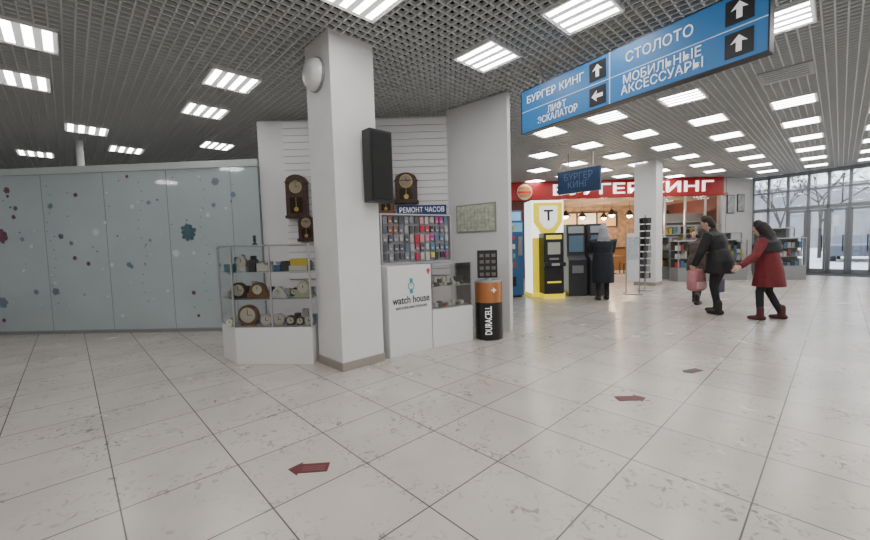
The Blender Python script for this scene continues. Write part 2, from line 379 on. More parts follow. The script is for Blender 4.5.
b=MB('base',e); b.box(0.012,L2,0,.42,0,.53,PANEL); b.box(0.012,L2,0.02,.42,.53,.545,ALU); b.done(.003)
b=MB('shelf',e); b.box(.02,L2-.01,.02,.4,.84,.848,SHG); b.box(.012,L2,0,.42,1.165,1.18,ALU); b.done()
b=MB('glazing',e)
b.box(.015,L2-.005,.002,.006,.545,1.165,GLASS); b.box(L2-.006,L2-.002,.006,.41,.545,1.165,GLASS); b.done()
b=MB('posts',e)
for (x,y) in ((.02,.01),(L2-.01,.01),(L2-.01,.41),(.02,.41)): b.box(x-.008,x+.008,y-.008,y+.008,.53,1.17,ALU)
b.done()
b=MB('watch_display',e)
for k in range(8):
    x=.06+.075*k; b.box(x,x+.05,.1,.16,.848,.88+.02*(k%2),cols[[6,2,3,6,2,6,3,2][k]]); b.box(x,x+.055,.12,.2,.546,.58+.02*(k%3),cols[[3,6,2,4,6,3,2,6][k]]); b.box(x,x+.05,.25,.3,.848,.93+.02*(k%3),cols[[6,3,6,2,6,6,3,2][k]])
b.done(.003)
q0=Vector((-.72,5.24)); q1=Vector((.26,5.84)); dq=(q1-q0).normalized(); aq=math.atan2(dq.y,dq.x)
e=empty('accessory_rack',(q0.x,q0.y,0),aq)
b=MB('backboard',e); b.box(0,1.15,.06,.08,1.185,1.86,mat('rack_grey',(.3,.3,.31),.5)); b.box(0,.02,0,.08,1.185,1.86,ALU); b.box(1.13,1.15,0,.08,1.185,1.86,ALU); b.box(0,1.15,0,.1,1.182,1.20,ALU); b.box(0,1.15,0,.08,1.86,1.88,ALU); b.done()
pal=[(.25,.25,.27),(.40,.40,.40),(.10,.10,.12),(.3,.12,.08),(.12,.15,.2)]; pal2=[(.5,.05,.10),(.10,.1,.1),(.45,.03,.05),(.55,.25,.3),(.5,.5,.5)]; pal3=[(.45,.05,.25),(.15,.15,.2),(.5,.45,.1),(.1,.2,.3),(.4,.4,.4),(.05,.05,.05)]
b=MB('blister_packs',e)
for i in range(13):
    for j in range(5):
        pi_,p=(1,pal) if i<6 else ((2,pal2) if i<9 else (3,pal3)); c=random.choice(p); m=mat('pk_%d_%d'%(pi_,p.index(c)),c,.3)
        x=.04+.084*i+random.uniform(-.005,.005); z=1.22+.128*j; hh=random.uniform(.08,.115); b.box(x,x+random.uniform(.045,.07),.02,.05,z+.11-hh,z+.11,m)
        if random.random()<.6: b.box(x+.01,x+.045,.012,.02,z+.03,z+.055,mat('pk_w',(.5,.5,.5),.3))
b.done(.002)
# battery shaped bin
e=empty('battery_collection_bin',(.80,5.80,0))
b=MB('body',e); R=.205
BK=mat('battery_black',(.012,.012,.012),.3)
b.lathe([(0,0),(R*.97,0),(R,.01),(R,.56),(R,.565),(R,.86),(R*.97,.88),(R*.9,.885),(.06,.885),(.055,.91),(0,.91)],[BK,BK,BK,COPPER,COPPER,GREY,GREY,GREY,GREY,GREY],n=40); b.done()
t=text('vertical_lettering','DURACELL',e,-.03,-R-.003,.3,WTXT,w=.42,h=.1,bold=.01); t.rotation_euler=(math.pi/2,-math.pi/2,0)
text('plus_mark','+',e,.05,-R-.001,.74,WTXT,h=.07,w=.07,bold=.01)
b=MB('product_stand',None,(.80,5.86,.91)); b.box(-.15,.15,-.02,.06,0,.42,DARK); 
for i in range(3):
    for j in range(4): b.box(-.12+.09*i,-.06+.09*i,-.03,-.02,.03+.095*j,.08+.095*j,mat('pk_s',(.16,.15,.13),.4))
b.done(.003)
# ------------------------------------------------------------------ big hanging sign
def tri_arrow(b,cx,cz,s,ang,m,y0,y1):
    base=[(0,.5),(.42,.05),(.14,.12),(.14,-.45),(-.14,-.45),(-.14,.12),(-.42,.05)]
    c,sn=math.cos(ang),math.sin(ang)
    b.vprism([(cx+s*(x*c-z*sn),cz+s*(x*sn+z*c)) for x,z in base],y0,y1,m)
sd=Vector((2.84-1.30,3.33-5.6)); sa=math.atan2(sd.y,sd.x); W=sd.length; z0,z1=2.975,3.545; zm=(z0+z1)/2
e=empty('hanging_direction_sign',(1.30,5.6,0),sa)
b=MB('box',e); b.box(0,W,0,.1,z0,z1,BLUE); b.box(-.01,W+.01,-.004,.104,z0-.012,z0,DARK); b.box(-.01,W+.01,-.004,.104,z1,z1+.012,DARK); b.box(-.012,0,-.004,.104,z0,z1,DARK); b.box(W,W+.012,-.004,.104,z0,z1,DARK); b.done()
b=MB('divider_lines',e); LN=mat('sign_line',(.6,.7,.8),.5,emis=(.7,.8,1),es=.2)
b.box(0,W,-.003,0,zm-.004,zm+.004,LN); b.box(W*.485-.006,W*.485+.006,-.004,0,z0,z1,LN); b.done()
b=MB('arrow_boxes',e)
for (cx,row,ang) in ((W*.485-.15,1,0),(W*.485-.15,0,math.pi/2),(W-.2,1,0),(W-.2,0,0)):
    cz=zm+(.142 if row else -.142); b.box(cx-.105,cx+.105,-.006,0,cz-.105,cz+.105,DARK); tri_arrow(b,cx,cz,.15,ang,WTXT,-.009,-.006)
b.done()
text('text_a','БУРГЕР КИНГ',e,.55,-.006,zm+.14,WTXT,w=.9,h=.10,bold=.006)
text('text_b','ЛИФТ\nЭСКАЛАТОР',e,.6,-.006,zm-.14,WTXT,w=.62,h=.2,bold=.006)
text('text_c','СТОЛОТО',e,W*.485+.52,-.006,zm+.14,WTXT,w=.66,h=.11,bold=.006)
text('text_d','МОБИЛЬНЫЕ\nАКСЕССУАРЫ',e,W*.485+.54,-.006,zm-.14,WTXT,w=.8,h=.21,bold=.006)
b=MB('hangers',e)
for x in (.3,W-.3): b.box(x-.01,x+.01,.04,.06,z1,CZ,GREY)
b.done()
sa2=math.radians(-48)
e=empty('hanging_direction_sign',(3.50,10.9,0),sa2)
b=MB('box',e); b.box(0,1.2,0,.1,2.74,3.36,mat('sign_navy',(.010,.026,.07),.4)); b.done(.004)
text('lettering','БУРГЕР\nКИНГ',e,.6,-.004,3.06,mat('dim_letter',(.06,.11,.2),.5),w=.8,h=.4)
b=MB('hangers',e)
for x in (.3,1.0): b.box(x-.01,x+.01,.04,.06,3.36,CZ,GREY)
b.done()
# ------------------------------------------------------------------ vending machines
def vending(name,x,y,rot,w,h,m):
    e=empty(name,(x,y,0),rot)
    b=MB('cabinet',e); b.box(-w/2,w/2,0,.75,.05,h,m); b.box(-w/2+.03,w/2-.03,.03,.7,0,.05,DARK); b.done(.01)
    b=MB('window',e); b.box(-w*.42,w*.22,-.01,0,.75,h-.35,mat('vend_glass',(.03,.06,.1),.1,emis=(.2,.35,.5),es=.15)); b.done()
    b=MB('products',e)
    for i in range(5):
        for j in range(5): b.box(-w*.38+.1*i*w,-w*.38+.1*i*w+.06,-.016,-.01,.8+.24*j,.92+.24*j,cols[(i*3+j)%8])
    b.done()
    b=MB('panel',e); b.box(w*.26,w*.44,-.015,0,1.1,1.6,GREY); b.box(-w*.35,w*.15,-.015,0,.3,.55,DARK); b.box(-w*.45,w*.45,-.012,0,h-.28,h-.04,mat('vend_head',(.2,.4,.6),.4,emis=(.2,.5,.8),es=.3)); b.done()
VB=mat('vend_blue',(.02,.10,.32),.4)
vending('vending_machine',2.12,10.95,math.radians(12),.8,2.35,VB)
vending('vending_machine',2.03,10.05,math.radians(12),.62,2.0,mat('vend_cyan',(.03,.13,.32),.4))
# ------------------------------------------------------------------ bank ATM
e=empty('bank_atm_booth',(2.98,9.85,0),math.radians(4))
LIT=mat('lit_panel',(.85,.87,.85),.4,emis=(.95,1,.9),es=1.6)
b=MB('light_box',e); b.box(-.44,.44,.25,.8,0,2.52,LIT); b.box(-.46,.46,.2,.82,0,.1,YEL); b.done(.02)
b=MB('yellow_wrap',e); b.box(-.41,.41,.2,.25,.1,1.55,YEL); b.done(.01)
b=MB('shield_emblem',e); b.vprism([(-.37,2.45),(.37,2.45),(.37,1.95),(.2,1.68),(0,1.58),(-.2,1.68),(-.37,1.95)],.17,.25,YEL); b.vprism([(-.24,2.36),(.24,2.36),(.24,1.98),(.13,1.82),(0,1.76),(-.13,1.82),(-.24,1.98)],.155,.17,mat('emblem_white',(.85,.85,.85),.4,emis=(1,1,1),es=.8)); b.done(.008)
text('emblem_letter','Т',e,0,.152,2.1,DT,h=.28,w=.25,bold=.03)
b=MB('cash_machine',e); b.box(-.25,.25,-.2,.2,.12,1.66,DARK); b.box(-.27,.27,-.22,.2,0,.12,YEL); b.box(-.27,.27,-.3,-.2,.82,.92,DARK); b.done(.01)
b=MB('screen',e); b.box(-.16,.16,-.206,-.2,1.12,1.42,mat('atm_screen',(.2,.2,.2),.2,emis=(.9,.9,.7),es=.2)); b.box(-.12,.12,-.206,-.2,.98,1.03,GREY); b.box(-.1,.1,-.31,-.3,.84,.9,ALU); b.box(-.2,.2,-.206,-.2,1.5,1.6,YEL); b.box(-.18,.18,-.206,-.2,.4,.44,YEL); b.done()
def terminal(name,x,y,rot,w,h):
    e=empty(name,(x,y,0),rot)
    b=MB('cabinet',e)
    G=mat('terminal_grey',(.04,.043,.05),.4)
    i=b.mi(G); prof=[(0,0),(.0,.95),(.12,1.05),(.16,h),(.5,h),(.5,0)]
    lo=[b.bm.verts.new((-w/2,p[0],p[1])) for p in prof]; hi=[b.bm.verts.new((w/2,p[0],p[1])) for p in prof]
    b.bm.faces.new(lo); b.bm.faces.new(hi[::-1])
    for k in range(len(prof)): b.bm.faces.new((lo[k],hi[k],hi[(k+1)%6],lo[(k+1)%6]))
    b.done(.01)
    b=MB('screen',e); b.box(-w*.38,w*.38,.1,.13,1.15,h-.3,mat('term_screen',(.05,.08,.1),.1,emis=(.25,.4,.55),es=.2)); b.box(-w*.4,w*.4,.1,.15,h-.24,h-.06,mat('term_head',(.35,.38,.42),.4)); b.box(-w*.3,w*.3,-.01,0,.6,.8,GREY); b.done()
terminal('payment_terminal',3.72,10.0,0,.48,1.88)
terminal('payment_terminal',4.27,9.95,0,.48,1.88)
e=empty('sign_stand',(5.2,10.1,0),math.radians(-15))
b=MB('board',e); b.box(-.17,.17,-.01,.01,.35,1.6,PANEL); b.box(-.14,.14,-.014,-.01,.9,1.5,mat('leaflet',(.55,.6,.65),.5,noise=.3,nscale=20)); b.done()
b=MB('legs',e); b.box(-.17,-.15,-.015,.015,0,1.62,GREY); b.box(.15,.17,-.015,.015,0,1.62,GREY); b.box(-.2,.2,-.18,.18,0,.02,GREY); b.done()
e=empty('magazine_rack',(5.85,10.7,0))
b=MB('pole',e); b.lathe([(.2,0),(.2,.02),(.02,.03),(.02,2.1)],GREY,n=16); b.done()
b=MB('pockets',e)
for k in range(9):
    z=.35+.19*k
    for a in range(4):
        t=a*math.pi/2+.3*k; x,y=.09*math.cos(t),.09*math.sin(t); b.box(x-.05,x+.05,y-.035,y+.035,z,z+.15,[DARK,DARK,cols[2],GREY][a])
b.done()
# ------------------------------------------------------------------ burger restaurant front
YB=15.4
e=empty('restaurant_fascia_sign',(0,YB,0))
b=MB('red_band',e); b.box(2.9,11.45,-.12,.1,3.1,3.8,RED); b.done(.02)
LETR=mat('lit_letter',(.95,.95,.95),.4,emis=(1,1,1),es=1.6)
text('letters','БУРГЕР КИНГ',e,7.85,-.15,3.43,LETR,w=6.3,h=.42,bold=.02)
b=MB('round_logo',e)
b.vdisc(3.6,3.42,.3,-.16,-.12,CREAM); b.vprism([(3.36,3.5)]+[(3.6+.24*math.cos(t),3.5+.15*math.sin(t)) for t in [math.pi-math.pi*k/8 for k in range(1,9)]],-.18,-.16,mat('bun',(.6,.25,.03),.5)); b.box(3.34,3.86,-.18,-.16,3.36,3.46,mat('pin_red2',(.7,.03,.03),.5)); b.vprism([(3.36,3.33),(3.84,3.33),(3.75,3.22),(3.45,3.22)],-.18,-.16,MATS['bun']); b.done()
wall('wall_restaurant_left',(2.9,YB),(5.0,YB),0,3.1,.15,mat('maroon',(.12,.03,.025),.6))
wall('wall_restaurant_rear',(2.9,19.3),(13,19.3),0,3.8,.15,mat('brick_brown',(.36,.23,.15),.7,noise=.5,nscale=5))
wall('wall_restaurant_side',(2.9,YB+.1),(2.9,19.3),0,3.8,.15,MATS['maroon'])
wall('wall_restaurant_right',(11.6,19.3),(11.6,YB+.15),0,3.8,.15,MATS['maroon'])
b=MB('ceiling_restaurant'); b.box(2.9,11.7,YB,19.3,3.1,3.2,mat('brown_ceiling',(.35,.25,.18),.8)); b.done()
WARM=mat('warm_lamp',(1,.8,.5),.5,emis=(1,.74,.42),es=20)
for (x,y) in ((5.6,16.4),(6.6,17.2),(7.5,16.3),(8.6,17),(6,18.2),(8,18.2),(10.6,17.6)):
    e=empty('pendant_lamp',(x,y,0))
    b=MB('shade',e); b.lathe([(.02,2.75),(.05,2.72),(.2,2.5)],DARK,n=20); b.done()
    b=MB('bulb',e); b.lathe([(0,2.6),(.1,2.56),(.12,2.48),(.07,2.42),(0,2.40)],WARM,n=12); b.done()
    b=MB('cord',e); b.lathe([(.008,2.74),(.008,3.12)],DARK,n=6); b.done()
    l=bpy.data.lights.new('lamp_light','POINT'); l.energy=70; l.color=(1,.78,.52); l.shadow_soft_size=.08
    lo=bpy.data.objects.new('lamp_light',l); COL.objects.link(lo); lo.location=(0,0,2.3); lo.parent=e
e=empty('serving_counter',(6.9,18.3,0))
b=MB('body',e); b.box(-1.8,2.2,0,.6,0,1.05,WOOD2); b.box(-1.85,2.25,-.05,.65,1.05,1.1,DARK); b.done(.01)
e=empty('menu_board',(6.9,19.25,0))
b=MB('frame',e); b.box(-1.8,2.2,-.1,0,2.1,2.85,DARK); b.done()
b=MB('screens',e)
for k in range(4): b.box(-1.72+k*.98,-.84+k*.98,-.12,-.1,2.15,2.8,mat('menu_%d'%k,(.3,.2,.1),.4,emis=[(1,.75,.4),(.9,.5,.2),(1,.85,.6),(.8,.3,.1)][k],es=1.3))
b.done()
def table(x,y):
    e=empty('dining_table',(x,y,0)); b=MB('top',e); b.box(-.4,.4,-.35,.35,.72,.76,WOOD2); b.done(.01)
    b=MB('leg',e); b.lathe([(.22,0),(.22,.02),(.03,.04),(.03,.72)],DARK,n=16); b.done()
def chair(x,y,rot):
    e=empty('dining_chair',(x,y,0),rot); b=MB('seat',e); b.box(-.2,.2,-.2,.2,.43,.47,WOOD2); b.done(.01)
    b=MB('back',e); b.box(-.2,.2,.18,.21,.6,.9,WOOD2); b.done(.01)
    b=MB('legs',e)
    for sx in (-.18,.18):
        b.box(sx-.015,sx+.015,-.19,-.16,0,.43,DARK); b.box(sx-.015,sx+.015,.18,.21,0,.88,DARK)
    b.done()
for (x,y) in ((5.9,16.4),(7.6,16.6)):
    table(x,y); chair(x-.65,y,math.pi/2); chair(x+.65,y,-math.pi/2)
e=empty('window_restaurant',(0,YB,0))
b=MB('mullions',e)
for x in (9.2,10.0,10.8,11.42): b.box(x-.03,x+.03,-.03,.03,0,3.1,ALU)
b.box(9.2,11.42,-.03,.03,.0,.1,ALU); b.box(9.2,11.42,-.03,.03,1.9,1.95,ALU)
b.box(5.0,5.08,-.03,.03,0,3.1,ALU); b.done()
b=MB('glass',e); b.box(9.2,11.42,-.003,.003,.1,3.1,GLASS); b.done()
b=MB('shelf_unit',None,(10.4,16.2,0))
for k in range(5): b.box(-1.1,1.1,0,.35,.1+.5*k,.13+.5*k,PANEL)
b.box(-1.12,1.12,.35,.38,0,2.5,mat('shelf_back',(.45,.45,.46),.6))
for k in range(4):
    for j in range(12): b.box(-1.05+.18*j,-.92+.18*j,.05,.25,.13+.5*k,.13+.5*k+random.uniform(.15,.38),cols[random.choice([0,2,3,4,5,6,6,3])])
b.done()
wall('wall_posters',(11.45,YB+.05),(13.3,16.1),0,CZ-.02,.15,mat('wall_beige',(.60,.59,.56),.6,noise=.05,nscale=2))
pw=Vector((1.85,.65)).normalized(); pa=math.atan2(.65,1.85)
for (t,z,w,h) in ((.55,2.75,.42,.75),(1.15,2.8,.42,.7)):
    e=empty('framed_poster',(11.45+pw.x*t,YB+.05+pw.y*t,z),pa)
    b=MB('frame',e); b.box(-w/2,w/2,-.03,-.002,-h/2,h/2,DARK); b.done(.004)
    b=MB('print',e); b.box(-w/2+.03,w/2-.03,-.034,-.03,-h/2+.03,h/2-.03,mat('print_grey',(.4,.4,.4),.4,noise=.5,nscale=6)); b.done()
# ------------------------------------------------------------------ window wall (right)
wd=Vector((.519,-.855)); wa=math.atan2(wd.y,wd.x)
e=empty('window_wall',(13.3,16.1,0),wa)
FR=mat('frame_grey',(.22,.235,.25),.45,.3)
b=MB('mullions',e)
ts=[0,.5,1.1,1.7,2.25,2.8,3.4,4.2,5,5.8,6.6,7.4,8.2,9,9.8,10.6,11.4,12.2,13,14]
for t in ts: b.box(t-.04,t+.04,-.06,.06,0,CZ,FR)
for z,h in ((0,.1),(2.38,.14),(3.1,.06),(3.68,.14)): b.box(0,14,-.06,.06,z,z+h,FR)
b.done()
b=MB('glass',e); b.box(0,14,-.004,.004,.1,3.75,GLASS); b.done()
b=MB('lower_panels',e); b.box(0,1.1,-.03,.03,.1,.9,mat('lower_panel',(.4,.4,.4),.5)); b.done()
for k,(t0,t1) in enumerate(((1.14,1.66),(1.74,2.21),(2.29,2.76),(2.84,3.36))):
    d_=empty('door_%d'%(k+1),(13.3,16.1,0),wa)
    b=MB('leaf_frame',d_)
    b.box(t0,t0+.06,-.1,-.065,.02,2.36,FR); b.box(t1-.06,t1,-.1,-.065,.02,2.36,FR); b.box(t0,t1,-.1,-.065,2.28,2.36,FR); b.box(t0,t1,-.1,-.065,.02,.16,FR); b.done()
    b=MB('handle',d_); b.box(t1-.1,t1-.07,-.15,-.12,.8,1.4,DARK); b.box(t1-.1,t1-.07,-.12,-.1,.85,.88,DARK); b.box(t1-.1,t1-.07,-.12,-.1,1.3,1.33,DARK); b.done()
b=MB('entrance_mat',None,(13.3,16.1,0),wa); b.box(1.1,5.5,-1.3,-.16,0,.012,mat('mat_dark',(.06,.06,.065),.9)); b.done()
# outside
b=MB('snow_ground'); b.prism([(13.5,16.2),(20.7,4.2),(90,-20),(90,90),(11,90),(11,20)],-.15,-.03,mat('snow',(.8,.82,.86),.8,noise=.2,nscale=.5)); b.done()
b=MB('building_far',None,(44,42,0),math.radians(-45)); b.box(-14,24,0,8,-.1,7,mat('far_facade',(.30,.30,.32),.8,noise=.2,nscale=1))
for i in range(15):
    for j in range(2): b.box(-13+2.3*i,-11.8+2.3*i,-.1,0,1+2.7*j,2.6+2.7*j,GREY)
b.done()
BARK=mat('bark',(.06,.05,.045),.9)
for k,(x,y) in enumerate(((24,24),(29,24),(27,19),(33,27),(31,21),(37,24),(26,29))):
    b=MB('bare_tree',None,(x,y,-.03))
    def br(p,d,L,r,dep):
        q=p+d*L; n=5; side=d.orthogonal().normalized(); s2=d.cross(side)
        r0=[b.bm.verts.new(p+side*r*math.cos(2*math.pi*i/n)+s2*r*math.sin(2*math.pi*i/n)) for i in range(n)]
        r1=[b.bm.verts.new(q+side*r*.65*math.cos(2*math.pi*i/n)+s2*r*.65*math.sin(2*math.pi*i/n)) for i in range(n)]
        mi=b.mi(BARK)
        for i in range(n): b.bm.faces.new((r0[i],r0[(i+1)%n],r1[(i+1)%n],r1[i]))
        if dep>0:
            for _ in range(3): br(q,(d+Vector((random.uniform(-.8,.8),random.uniform(-.8,.8),random.uniform(-.1,.5)))).normalized(),L*.68,r*.62,dep-1)
    br(Vector((0,0,0)),Vector((0,0,1)),2.2,.11,5); b.done()
for (x,y,c) in ((22,17,(.03,.03,.04)),(26,15,(.3,.3,.32)),(23,21,(.10,.12,.16))):
    e=empty('parked_car',(x,y,-.03),math.radians(40)); m=mat('car_%g'%x,c,.3)
    b=MB('body',e)
    b.vprism([(-2.1,.3),(2.1,.3),(2.15,.75),(1.2,.9),(.6,1.4),(-1.1,1.42),(-1.8,.95),(-2.15,.85)],-.85,.85,m); b.done(.05)
    b=MB('wheels',e)
    for wx in (-1.35,1.35): b.vdisc(wx,.32,.32,-.88,-.65,DARK); b.vdisc(wx,.32,.32,.65,.88,DARK)
    b.done()
# ------------------------------------------------------------------ island glass counters
def island(x,y,rot,w,h=1.35,d=.55):
    e=empty('display_counter',(x,y,0),rot)
    b=MB('base',e); b.box(-w/2,w/2,0,d,0,.45,GREY); b.box(-w/2,w/2,0,d,h-.03,h,ALU); b.done(.005)
    b=MB('posts',e)
    for sx in (-w/2+.015,w/2-.015):
        for sy in (.015,d-.015): b.box(sx-.015,sx+.015,sy-.015,sy+.015,.45,h-.03,GREY)
    b.box(-w/2,w/2,d-.012,d,.45,h-.03,mat('counter_back',(.10,.105,.11),.5)); b.done()
    b=MB('glazing',e); b.box(-w/2+.02,w/2-.02,.004,.008,.45,h-.03,GLASS); b.done()
    b=MB('goods',e)
    b.box(-w/2+.02,w/2-.02,.02,d-.02,.75,.76,SHG); b.box(-w/2+.02,w/2-.02,.02,d-.02,1.02,1.03,SHG)
    n=int(w/.1)
    for zz in (.45,.76,1.03):
        for k in range(n-1):
            x0=-w/2+.05+.1*k; b.box(x0,x0+.08,.1,.3,zz,zz+random.uniform(.09,.24),cols[random.choice([0,1,2,3,4,5,6,2,3,6])])
    b.done()
island(8.55,12.6,math.radians(-5),1.1); island(9.75,12.7,math.radians(-5),1.1); island(11.3,12.4,math.radians(-20),1.1)
island(8.0,13.6,math.radians(0),1.2,1.5); island(10.4,13.9,0,1.4,1.6); island(12.0,13.5,math.radians(-20),1.0,1.7)
# ------------------------------------------------------------------ floor arrow stickers
def sticker(x,y,rot,L,m):
    b=MB('floor_arrow_sticker',None,(x,y,.0005),rot)
    b.prism([(-.5*L,0),(-.2*L,-.3*L),(-.2*L,-.2*L),(.5*L,-.2*L),(.5*L,.2*L),(-.2*L,.2*L),(-.2*L,.3*L)],0,.0015,m)
    for k in range(3): b.box(-.15*L,.42*L,-.11*L+.085*L*k,-.085*L+.085*L*k,.0015,.002,mat('sticker_ink',(.24,.09,.09),.6))
    b.done()
MR=mat('sticker_red',(.11,.02,.025),.5)
sticker(-.86,2.42,math.radians(4),.26,MR); sticker(1.73,3.38,math.radians(180),.27,MR); sticker(2.72,4.05,math.radians(20),.24,mat('sticker_grey',(.04,.035,.035),.5))
# ------------------------------------------------------------------ people
SKIN=mat('skin',(.55,.33,.25),.5)
def tubegeo(pts,radii,seg=14,round0=True,round1=True,side=None):
    V=[];F=[]
    P=[Vector(p) for p in pts]; R=[(r,r) if not isinstance(r,tuple) else r for r in radii]
    n=len(P); T=[]
    for i in range(n):
        t=(P[min(i+1,n-1)]-P[max(i-1,0)]).normalized(); T.append(t)
    rings=[]
    def add(c,t,rx,ry):
        s=Vector(side) if side else Vector((1,0,0))
        if abs(s.dot(t))>.9: s=Vector((0,1,0))
        s=(s-t*s.dot(t)).normalized(); f=t.cross(s)
        k0=len(V)
        for k in range(seg):
            a=2*math.pi*k/seg; V.append(c+s*rx*math.cos(a)+f*ry*math.sin(a))
        rings.append(k0)
    if round0:
        for a in (80,55,28): a_=math.radians(a); m_=min(R[0]); add(P[0]-T[0]*m_*math.sin(a_),T[0],R[0][0]*math.cos(a_),R[0][1]*math.cos(a_))
    for i in range(n): add(P[i],T[i],*R[i])
    if round1:
        for a in (28,55,80): a_=math.radians(a); m_=min(R[-1]); add(P[-1]+T[-1]*m_*math.sin(a_),T[-1],R[-1][0]*math.cos(a_),R[-1][1]*math.cos(a_))
    for j in range(len(rings)-1):
        for k in range(seg): F.append((rings[j]+k,rings[j]+(k+1)%seg,rings[j+1]+(k+1)%seg,rings[j+1]+k))
    F.append(tuple(rings[0]+k for k in range(seg))[::-1]); F.append(tuple(rings[-1]+k for k in range(seg)))
    return V,F
def fuse(name,parts,voxel,parent,mats,smooth=3):
    V=[];F=[];lab={}
    for (g,l) in parts:
        v,f=g; o=len(V); V+=v; ff=[tuple(i+o for i in q) for q in f]; F+=ff; lab.setdefault(l,[[],[]])
        o2=len(lab[l][0]); lab[l][0]+=v; lab[l][1]+=[tuple(i+o2 for i in q) for q in f]
    me=bpy.data.meshes.new(name+'_src'); me.from_pydata([tuple(v) for v in V],[],F); 
    bm=bmesh.new(); bm.from_mesh(me); bmesh.ops.recalc_face_normals(bm,faces=bm.faces); bm.to_mesh(me); bm.free()
    o=bpy.data.objects.new(name+'_tmp',me); COL.objects.link(o)
    md=o.modifiers.new('r','REMESH'); md.mode='VOXEL'; md.voxel_size=voxel
    sm=o.modifiers.new('s','SMOOTH'); sm.iterations=smooth; sm.factor=.5
    dg=bpy.context.evaluated_depsgraph_get(); me2=bpy.data.meshes.new_from_object(o.evaluated_get(dg)); bpy.data.objects.remove(o)
    me2.materials.clear(); keys=list(lab.keys())
    for k in keys: me2.materials.append(mats[k])
    tr=[BVHTree.FromPolygons(lab[k][0],lab[k][1]) for k in keys]
    for p in me2.polygons:
        best=0;bd=9
        for i,t in enumerate(tr):
            r=t.find_nearest(p.center)
            if r[0] is not None and r[3]<bd: bd=r[3];best=i
        p.material_index=best; p.use_smooth=True
    ob=bpy.data.objects.new(name,me2); COL.objects.link(ob); ob.parent=parent; return ob
def rotx(p,c,a):
    v=Vector(p)-Vector(c); return Vector(c)+Matrix.Rotation(a,3,'X')@v
def human(name,loc,rot,H,mats,elbL,wrL,elbR,wrR,kneeL,ankL,kneeR,ankR,lean=0,headtilt=0,coat=None,hair='short',bulk=1.0,pelvis_z=.93,hood=False,headyaw=0,cape=None):
    s=H/1.75; e=empty(name,(loc[0],loc[1],0),rot); e.scale=(s,s,s)
    pel=(0,0,pelvis_z); dz=pelvis_z-.93
    up=lambda p: rotx((p[0],p[1],p[2]+dz),pel,-lean)
    nk=up((0,0,1.48))
    def hd(p):
        q=up(p)-nk; q=Matrix.Rotation(headyaw,3,'Z')@(Matrix.Rotation(-headtilt,3,'X')@q); return nk+q
    k=bulk; parts=[]
    def T(pts,r,l,**kw): parts.append((tubegeo(pts,r,**kw),l))
    T([up(p) for p in ((0,0,.88),(0,0,.96),(0,-.005,1.08),(0,0,1.25),(0,0,1.37),(0,0,1.44))],[(.15*k,.115*k),(.165*k,.125*k),(.15*k,.115*k),(.18*k,.13*k),(.185*k,.115*k),(.1,.07)],'top',seg=20)
    T([up((0,0,1.42)),hd((0,.01,1.54))],[.058,.052],'skin')
    T([up((0,0,1.40)),up((0,0,1.475))],[(.1,.08),(.07,.065)],'top')
    T([hd(p) for p in ((0,.045,1.515),(0,.03,1.56),(0,.01,1.62),(0,0,1.68),(0,-.005,1.72))],[(.035,.035),(.058,.066),(.07,.088),(.068,.086),(.045,.055)],'skin',seg=18)
    T([hd((0,.095,1.625)),hd((0,.112,1.595))],[.009,.014],'skin')
    for sx in (-1,1): T([hd((sx*.072,0,1.63)),hd((sx*.074,.002,1.59))],[(.012,.02),(.01,.014)],'skin')
    if hair:
        T([hd(p) for p in ((0,-.045,1.545),(0,-.035,1.60),(0,-.02,1.66),(0,-.012,1.71),(0,-.01,1.735))],[(.062,.05),(.077,.072),(.08,.086),(.074,.085),(.05,.06)],'hair',seg=18)
    if hair=='long':
        T([hd((0,-.05,1.68)),hd((0,-.07,1.55)),up((0,-.11,1.40)),up((0,-.135,1.27))],[(.1,.07),(.115,.07),(.15,.055),(.12,.035)],'hair',seg=18)
    if hood:
        T([up((0,-.05,1.40)),up((0,-.07,1.48)),hd((0,-.05,1.58)),hd((0,-.03,1.68)),hd((0,-.02,1.73))],[(.15,.08),(.13,.09),(.105,.1),(.1,.1),(.07,.07)],'hood',seg=18)
    if cape:
        T([up((0,-.01,cape)),up((0,-.01,1.36)),up((0,0,1.45))],[(.215*k,.16*k),(.215*k,.15*k),(.12,.09)],'hood',seg=22,round0=False)
    for sx,el,wr in ((-1,elbL,wrL),(1,elbR,wrR)):
        sh=up((sx*.185*k,0,1.39))
        T([up((sx*.1,0,1.40)),sh,Vector(el),Vector(wr)],[.065,.068*k,.054*k,.042*k],'top',round1=False)
    for sx,kn,an in ((-1,kneeL,ankL),(1,kneeR,ankR)):
        T([(sx*.085,0,pelvis_z-.02),(Vector((sx*.09,0,pelvis_z-.05))+Vector(kn))/2,kn,(Vector(kn)+Vector(an))/2,an],[.098,.084,.062,.058,.047],'pants')
        a=Vector(an)
        T([a+Vector((0,0,.12)),a],[.056,.055],'shoe')
        T([a+Vector((0,-.045,-.045)),a+Vector((0,.05,-.045)),a+Vector((0,.15,-.052))],[(.042,.045),(.048,.045),(.042,.036)],'shoe',side=(1,0,0))
    if coat:
        zt,zb,fl=coat
        T([up((0,0,zt)),Vector((0,0,(pelvis_z+zb)/2+.1)),Vector((0,0,zb))],[(.17*k,.13*k),(.195*k,.155*k),(.195*k*fl,.165*k*fl)],'top',round0=False,round1=False,seg=24)
    fuse('body',parts,.012,e,mats)
    b=MB('eyes',e)
    ps=[(hd((sx*.03,.083,1.63)),.011) for sx in (-1,1)]
    for (c,r) in ps: bmesh.ops.create_uvsphere(b.bm,u_segments=10,v_segments=8,radius=r,matrix=Matrix.Translation(c))
    b.mi(DARK); b.done()
